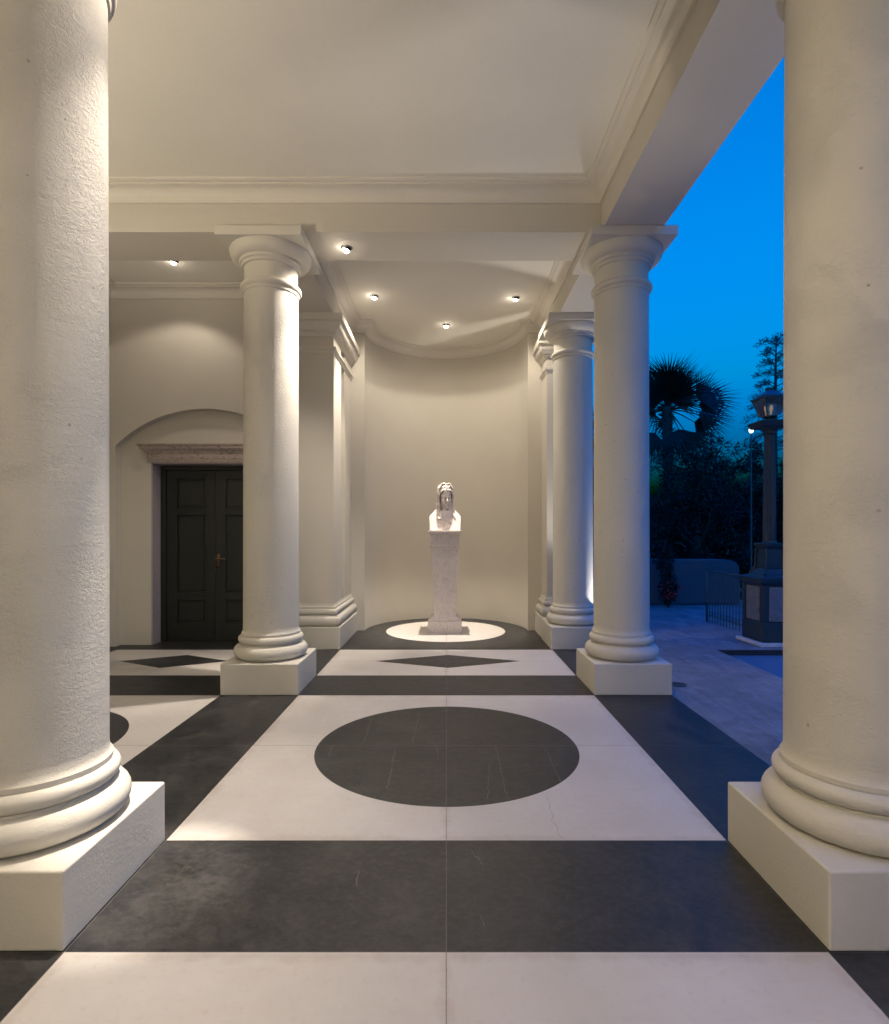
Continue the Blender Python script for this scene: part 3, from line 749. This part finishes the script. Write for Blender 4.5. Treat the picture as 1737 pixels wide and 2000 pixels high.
# ------------------------------------------------------------------ outdoors
def spike_leaves(bm, pts_norm, size, asp=0.35):
    for P, D in pts_norm:
        d = D.normalized(); w = d.cross(Vector((random.uniform(-1, 1), random.uniform(-1, 1), random.uniform(-1, 1))))
        if w.length < 1e-3: continue
        w.normalize(); s = size * random.uniform(0.6, 1.3)
        a = bm.verts.new(P); b = bm.verts.new(P + d * s * 0.5 + w * s * asp * 0.5); c = bm.verts.new(P + d * s); e = bm.verts.new(P + d * s * 0.5 - w * s * asp * 0.5)
        bm.faces.new((a, b, c, e))
def rdir():
    while True:
        v = Vector((random.uniform(-1, 1), random.uniform(-1, 1), random.uniform(-1, 1)))
        if 0.05 < v.length < 1: return v.normalized()
def crown_tree(name, label, loc, clumps, nleaf, size, mat, trunk_h, trunk_r, cat='tree', grp='trees in the garden'):
    t = thing(name, label, cat, loc, 0, grp)
    bm = bmesh.new()
    top = Vector((0, 0, trunk_h)); tube(bm, [(0, 0, -0.05), (0.04, 0.02, trunk_h * 0.5), tuple(top)], [trunk_r * 1.3, trunk_r, trunk_r * 0.7], 10)
    for c, r in clumps:
        c = Vector(c); m = (top + c) / 2 + rdir() * 0.12
        tube(bm, [tuple(top - Vector((0, 0, trunk_h * 0.25))), tuple(m), tuple(c)], [trunk_r * 0.5, trunk_r * 0.32, trunk_r * 0.1], 6)
    obj('trunk', bm, M_bark, t, True)
    bm = bmesh.new(); vol = [r[0] * r[1] * r[2] for c, r in clumps]; tot = sum(vol)
    for (c, r), v in zip(clumps, vol):
        c = Vector(c); k = int(nleaf * v / tot); sub = [(c + Vector([rdir()[i] * r[i] * random.uniform(0.3, 1.0) for i in range(3)])) for _ in range(max(4, k // 40))]
        for s_ in sub:
            for _ in range(40):
                d = rdir(); P = s_ + d * random.uniform(0, 0.28) * min(r)
                spike_leaves(bm, [(P, (d + Vector((0, 0, 0.2))) )], size)
    obj('crown', bm, mat, t); return t

# fan palm
pm = thing('fan_palm', 'tall dark fan palm silhouetted against the blue sky', 'palm tree', (5.56, 14.0, -0.06), 0, 'trees in the garden')
bm = bmesh.new(); tp = 4.75
tube(bm, [(0, 0, 0), (0.05, 0, tp * 0.5), (0, 0, tp)], [0.16, 0.11, 0.13], 14)
for i in range(120):
    a = random.uniform(0, 2 * PI); z = random.uniform(2.6, tp); d = Vector((math.cos(a), math.sin(a), 0.5))
    tube(bm, [Vector((0, 0, z)) + d * 0.09, Vector((0, 0, z)) + d * 0.22], [0.02, 0.008], 4)
obj('trunk', bm, M_bark, pm, True)
def frond_mesh(spread, nl, L, droop, petL):
    bm = bmesh.new()
    tube(bm, [(0, 0, 0), (petL * 0.5, 0, 0.05 * petL), (petL, 0, 0)], [0.022, 0.014, 0.010], 6)
    for i in range(nl):
        a = R(-spread + 2 * spread * i / (nl - 1)); ll = L * (0.72 + 0.28 * math.cos(a * 0.8)) * random.uniform(0.78, 1.06)
        d = Vector((math.cos(a), math.sin(a), 0)); w = Vector((-math.sin(a), math.cos(a), 0)); prev = None
        for k in range(6):
            u = k / 5; wid = (0.016, 0.021, 0.018, 0.012, 0.006, 0.001)[k]
            P = Vector((petL, 0, 0)) + d * (ll * u) + Vector((0, 0, 0.10 * abs(math.sin(a)) * u - droop * u * u * ll + 0.035 * math.sin(i * 2.7) * u * ll))
            cur = (bm.verts.new(P - w * wid), bm.verts.new(P + w * wid))
            if prev: bm.faces.new((prev[0], cur[0], cur[1], prev[1]))
            prev = cur
    me = bpy.data.meshes.new('frond'); bm.to_mesh(me); bm.free(); me.materials.append(M_palm); return me
fr = [frond_mesh(92, 32, 1.15, 0.08, 0.25), frond_mesh(62, 24, 1.0, 0.25, 0.80), frond_mesh(82, 30, 1.05, 0.16, 0.45)]
def add_frond(az, el, roll, me):
    o = bpy.data.objects.new('frond', me); COL.objects.link(o); o.parent = pm; o.location = (0, 0, tp - 0.05)
    o.rotation_euler = (Matrix.Rotation(R(az), 3, 'Z') @ Matrix.Rotation(R(-el), 3, 'Y') @ Matrix.Rotation(R(roll), 3, 'X')).to_euler()
for az, el, ro, k in [(5, 88, 88, 0), (-8, 50, 84, 0), (12, 68, 70, 0), (0, 22, 80, 1), (-6, -12, 78, 1), (-4, 5, 84, 1), (4, -24, 80, 1), (182, 70, 95, 0), (176, 44, 92, 0), (188, 18, 96, 1), (180, -16, 85, 1),
                      (-70, 60, 20, 2), (-110, 40, -15, 1), (80, 55, 10, 2), (110, 30, -8, 1), (50, 35, 30, 1), (-40, 75, 50, 0), (140, 70, -50, 0),
                      (-80, -50, 10, 1), (-30, -55, 60, 1), (-150, -55, -50, 1), (60, -50, 20, 1), (120, -60, 0, 1)]:
    add_frond(az, el, ro, fr[k])
for i in range(20):
    add_frond(i * 47 + 11, (62, 35, 8, 48, -20)[i % 5] + (i * 13) % 11, (i * 61) % 120 - 10, fr[(0, 2, 1, 2, 1)[i % 5]])

crown_tree('olive_tree', 'bushy dark olive tree growing below the fan palm', (5.95, 13.2, -0.06),
           [((-0.3, 0, 2.4), (1.0, .8, 1.1)), ((0.55, 0, 2.1), (.8, .7, 1.1)), ((0.1, .2, 3.2), (.75, .7, .75)), ((-0.9, 0, 1.7), (.8, .7, .9)), ((0.9, 0, 3.0), (.5, .5, .7)), ((0.4, 0, 1.2), (.9, .6, .7))], 15000, 0.10, M_olive, 1.5, 0.14)
crown_tree('olive_tree', 'loose leafy tree with sky showing through right of the palm', (7.35, 15.5, -0.06),
           [((0, 0, 3.5), (.7, .6, 1.0)), ((0.3, 0, 2.4), (1.0, .7, 1.0)), ((-0.5, 0, 2.6), (.8, .7, .9)), ((-0.2, 0, 1.3), (1.0, .7, .8))], 5200, 0.11, M_olive, 1.9, 0.11)
crown_tree('cypress_tree', 'narrow black cypress behind the lamp post', (7.55, 13.6, -0.06),
           [((0, 0, 0.9), (.45, .45, .9)), ((0, 0, 2.0), (.42, .42, .9)), ((0, 0, 3.0), (.30, .30, .75)), ((0, 0, 3.6), (.16, .16, .5))], 9000, 0.09, M_dark, 1.0, 0.10)
crown_tree('cypress_tree', 'broad black evergreen filling the gap right of the lamp post', (8.75, 14.2, -0.06),
           [((0, 0, 1.0), (.9, .7, 1.0)), ((0.1, 0, 2.3), (.8, .7, 1.0)), ((0.2, 0, 3.3), (.55, .5, .8))], 9000, 0.10, M_dark, 1.0, 0.12)
crown_tree('evergreen_tree', 'dark evergreen seen in the slit between the two right columns', (4.0, 14.5, -0.06),
           [((0, 0, 1.2), (.9, .7, 1.1)), ((0.2, 0, 2.6), (.9, .7, 1.0)), ((-0.2, 0, 4.0), (.8, .7, .9))], 7000, 0.11, M_dark, 1.6, 0.12)

# feathery tree on the right
ft = thing('feathery_tree', 'thin feathery conifer with drooping tiers standing behind the lantern', 'tree', (10.1, 17.0, -0.06), 0, 'trees in the garden')
bm = bmesh.new(); tube(bm, [(0, 0, 0), (-0.05, 0, 4), (0.0, 0, 7.6)], [0.13, 0.08, 0.015], 8)
lv = []
for i in range(46):
    u = i / 45; z = 4.1 + 3.4 * u; a = i * 2.4; L = (1.15 - 0.75 * u) * random.uniform(0.75, 1.15)
    d = Vector((math.cos(a), math.sin(a), 0)); e = Vector((0, 0, z)) + d * L + Vector((0, 0, 0.10 - 0.12 * L)); m = Vector((0, 0, z)) + d * L * 0.5 + Vector((0, 0, 0.16))
    tube(bm, [(0, 0, z), tuple(m), tuple(e)], [0.018, 0.012, 0.005], 5)
    for k in range(120):
        t_ = random.uniform(0.25, 1.05); P = Vector((0, 0, z)).lerp(m, min(1, t_ * 2)) if t_ < 0.5 else m.lerp(e, (t_ - 0.5) * 2)
        P = P + rdir() * 0.09; lv.append((P, d + rdir() * 0.9 + Vector((0, 0, 0.25))))
obj('trunk', bm, M_bark, ft, True); bm = bmesh.new(); spike_leaves(bm, lv, 0.115, 0.16); obj('crown', bm, M_conif, ft)

# hedge mass behind the garden wall
bm = bmesh.new()
for k in range(15000):
    x = random.uniform(-0.5, 13); z = random.uniform(0, 2.15 + 0.35 * math.sin(x * 1.7) + 0.2 * math.sin(x * 4.1))
    spike_leaves(bm, [(Vector((x, 14.6 + random.uniform(-0.5, 0.5), z)), rdir())], 0.20, 0.5)
tag(obj('hedge', bm, M_dark), 'black mass of hedge foliage behind the low garden wall', 'hedge')

# low garden wall with a rounded right end
gw = thing('garden_wall', 'low rendered garden wall, blue in the dusk, behind the railing', 'wall', (4.4, 11.7, 0))
bm = bmesh.new(); prof = [(-2.6, 0), (-2.6, 0.955), (1.35, 0.955), (1.55, 0.945), (1.70, 0.90), (1.78, 0.80), (1.80, 0)]
a = [bm.verts.new((x, 0, z)) for x, z in prof]; b = [bm.verts.new((x, 0.28, z)) for x, z in prof]; bm.faces.new(a[::-1]); bm.faces.new(b)
for i in range(len(prof)): j = (i + 1) % len(prof); bm.faces.new((a[i], a[j], b[j], b[i]))
fixn(bm); bevel(obj('wall_body', bm, M_gwall, gw), 0.03, 3)

fp = thing('flowering_plant', 'red flowering plant growing against the low garden wall', 'plant', (4.52, 11.3, 0))
bm = bmesh.new()
for i in range(10): tube(bm, [(0, 0, 0), (random.uniform(-.15, .15), random.uniform(-.1, .1), 0.5), (random.uniform(-.25, .1), 0, random.uniform(0.8, 1.3))], [0.01, 0.007, 0.004], 5)
obj('stem', bm, M_bark, fp)
bm = bmesh.new()
for i in range(1300):
    c = Vector((-0.08, 0, 1.0)) if i % 2 else Vector((0, 0, 0.4)); d = rdir(); spike_leaves(bm, [(c + Vector((d.x * .2, d.y * .15, d.z * .38)) * random.random() ** .4, rdir())], 0.07, 0.5)
obj('foliage', bm, M_dark, fp)
bm = bmesh.new()
for i in range(170): d = rdir(); spike_leaves(bm, [(Vector((0.02 + d.x * .2, d.y * .18, 0.36 + d.z * .2)), rdir())], 0.05, 0.8)
obj('blossom', bm, M_flower, fp)

# railing
rl = thing('iron_railing', 'dark iron railing beside the lamp post pedestal', 'railing', (4.46, 9.5, 0), 0)
dirv = Vector((0.02, -1, 0)).normalized(); RL = 1.62
ang = math.atan2(dirv.y, dirv.x); rl.rotation_euler = (0, 0, ang)
bm = bmesh.new(); tube(bm, [(0, 0, 0), (0, 0, 0.90)], 0.018, 10); ellipsoid(bm, (0, 0, 0.91), (0.026, 0.026, 0.026), seg=12); ellipsoid(bm, (0, 0, 0.34), (0.034, 0.034, 0.04), seg=12); obj('post', bm, M_iron, rl, True)
bm = bmesh.new(); box(bm, 0.0, RL, -0.018, 0.018, 0.855, 0.872); obj('top_rail', bm, M_iron, rl)
bm = bmesh.new(); box(bm, 0.0, RL, -0.012, 0.012, 0.10, 0.114); obj('bottom_rail', bm, M_iron, rl)
bm = bmesh.new(); tube(bm, [(0, 0, 0.0), (0, 0, 0.856)], 0.0075, 6); o0 = obj('baluster', bm, M_iron, rl); o0.location = (0.09, 0, 0)
for i in range(1, 17):
    c = o0.copy(); COL.objects.link(c); c.parent = rl; c.location = (0.09 + 0.092 * i, 0, 0)
bm = bmesh.new()
for i in range(16): 
    x = 0.136 + 0.092 * i
    tube(bm, [(x + 0.03 * math.cos(q * PI / 6), 0, 0.155 + 0.036 * math.sin(q * PI / 6)) for q in range(13)], 0.004, 4, False)
obj('scroll_rings', bm, M_iron, rl)

# lamp post
lp_ = thing('lamp_post', 'tall fluted lamp post on a square pedestal with marble panels', 'lamp post', (4.44, 7.63, 0), R(2))
w = 0.235
bm = bmesh.new(); box(bm, -w - 0.07, w + 0.07, -w - 0.07, w + 0.07, 0, 0.045); bevel(obj('kerb_slab', bm, M_statue, lp_), 0.008)
bm = bmesh.new(); box(bm, -w - 0.012, w + 0.012, -w - 0.012, w + 0.012, 0.045, 0.30); bevel(obj('pedestal_foot', bm, M_postpaint, lp_), 0.012)
bm = bmesh.new(); box(bm, -w + 0.012, w - 0.012, -w + 0.012, w - 0.012, 0.30, 0.80)
for sx in (-1, 1):
    for sy in (-1, 1): box(bm, *sorted((sx * w, sx * (w - 0.065))), *sorted((sy * w, sy * (w - 0.065))), 0.30, 0.80)
obj('pedestal_body', bm, M_postpaint, lp_)
for k in range(4):
    bm = bmesh.new(); box(bm, -0.150, 0.150, -w - 0.003, -w + 0.010, 0.325, 0.785)
    bmesh.ops.transform(bm, matrix=Matrix.Rotation(k * PI / 2, 4, 'Z'), verts=bm.verts); bevel(obj('marble_panel', bm, M_panel, lp_), 0.006)
bm = bmesh.new(); frustum(bm, 0, 0, 0.80, 0.85, w + 0.005, w + 0.045); frustum(bm, 0, 0, 0.85, 0.91, w + 0.045, w + 0.045); frustum(bm, 0, 0, 0.91, 0.93, w + 0.02, w - 0.01); bevel(obj('pedestal_cap', bm, M_postpaint, lp_), 0.006)
bm = bmesh.new(); frustum(bm, 0, 0, 0.93, 1.02, 0.19, 0.13); frustum(bm, 0, 0, 1.02, 1.30, 0.120, 0.105); frustum(bm, 0, 0, 1.30, 1.345, 0.115, 0.142); frustum(bm, 0, 0, 1.345, 1.37, 0.142, 0.142)
for sx in (-1, 1):
    for sy in (-1, 1): tube(bm, [(sx * 0.17, sy * 0.17, 0.94), (sx * 0.125, sy * 0.125, 1.04), (sx * 0.118, sy * 0.118, 1.30)], [0.025, 0.018, 0.014], 8)
bevel(obj('shaft_foot', bm, M_postpaint, lp_), 0.006)
bm = bmesh.new(); rings = []; nf = 16
for z, r in ((1.37, 0.105), (1.39, 0.10), (1.40, 0.084), (2.2, 0.078), (2.86, 0.064)):
    rg = []
    for i in range(nf * 6):
        a = 2 * PI * i / (nf * 6); fl = 0.0 if z < 1.395 else 0.009 * abs(math.sin(nf * a / 2)) ** 0.6
        rg.append(bm.verts.new(((r - 0.009 + fl) * math.cos(a), (r - 0.009 + fl) * math.sin(a), z)))
    rings.append(rg)
for a, b in zip(rings, rings[1:]):
    for i in range(nf * 6): j = (i + 1) % (nf * 6); bm.faces.new((a[i], a[j], b[j], b[i]))
obj('fluted_shaft', bm, M_postpaint, lp_)
bm = bmesh.new(); lathe(bm, [(0.07, 2.855), (0.085, 2.865), (0.085, 2.88), (0.075, 2.885), (0.078, 2.90), (0.13, 2.95)], 32); frustum(bm, 0, 0, 2.95, 3.03, 0.17, 0.20); bevel(obj('capital', bm, M_postpaint, lp_), 0.004)
lan = obj('lantern', fixn((lambda b: (frustum(b, 0, 0, 3.34, 3.365, 0.165, 0.17), frustum(b, 0, 0, 3.365, 3.45, 0.15, 0.06), frustum(b, 0, 0, 3.45, 3.50, 0.03, 0.04), lathe(b, [(0.06, 3.03), (0.07, 3.05), (0.05, 3.075), (0.10, 3.10), (0.10, 3.112)], 20),
      [tube(b, [(sx * 0.085, sy * 0.085, 3.11), (sx * 0.150, sy * 0.150, 3.34)], 0.009, 6) for sx in (-1, 1) for sy in (-1, 1)], b)[-1])(bmesh.new())), M_iron, lp_)
bm = bmesh.new(); frustum(bm, 0, 0, 3.113, 3.338, 0.078, 0.142); obj('lantern_glass', bm, M_glass, lan)
bm = bmesh.new(); lathe(bm, [(0.012, 3.11), (0.014, 3.18), (0.025, 3.21), (0.02, 3.25), (0.004, 3.27)], 12); obj('lantern_bulb', bm, M_glow, lan)

gl = thing('garden_lamp', 'small bright white lamp shining left of the lantern', 'lamp', (6.70, 12.2, -0.004))
bm = bmesh.new(); tube(bm, [(0, 0, 0), (0, 0, 3.72)], [0.022, 0.014], 8); obj('pole', bm, M_iron, gl)
bm = bmesh.new(); ellipsoid(bm, (0, 0, 3.77), (0.047, 0.047, 0.060), seg=16); obj('lamp_globe', bm, M_flood, gl, True)

# round cover in the paving
def ground_light(x, y, watts, label):
    gc = thing('ground_light', label, 'ground light', (x, y, -0.004), 0, 'round lights set in the paving beside the right columns')
    bm = bmesh.new(); lathe(bm, [(0.085, 0.0), (0.085, 0.008), (0.068, 0.010), (0.066, 0.006)], 32, caps=False); fixn(bm); obj('cover_ring', bm, M_iron, gc)
    bm = bmesh.new(); lathe(bm, [(0.066, 0.002), (0.066, 0.006), (0.03, 0.0075)], 32); fixn(bm); obj('lens', bm, M_bulb if watts else M_black, gc)
    if watts: spot(gc, (x, y, 0.05), (x - 0.42, y - 0.02, 1.8), watts, 66, 0.6, 0.04, (1.0, 0.93, 0.85))
ground_light(2.30, 5.52, 0, 'unlit round cover in the paving beside the middle right column')
ground_light(2.27, 7.50, 110, 'lit round uplight in the paving beside the farthest right column')
ground_light(2.33, 2.36, 60, 'lit round uplight in the paving beside the nearest right column')
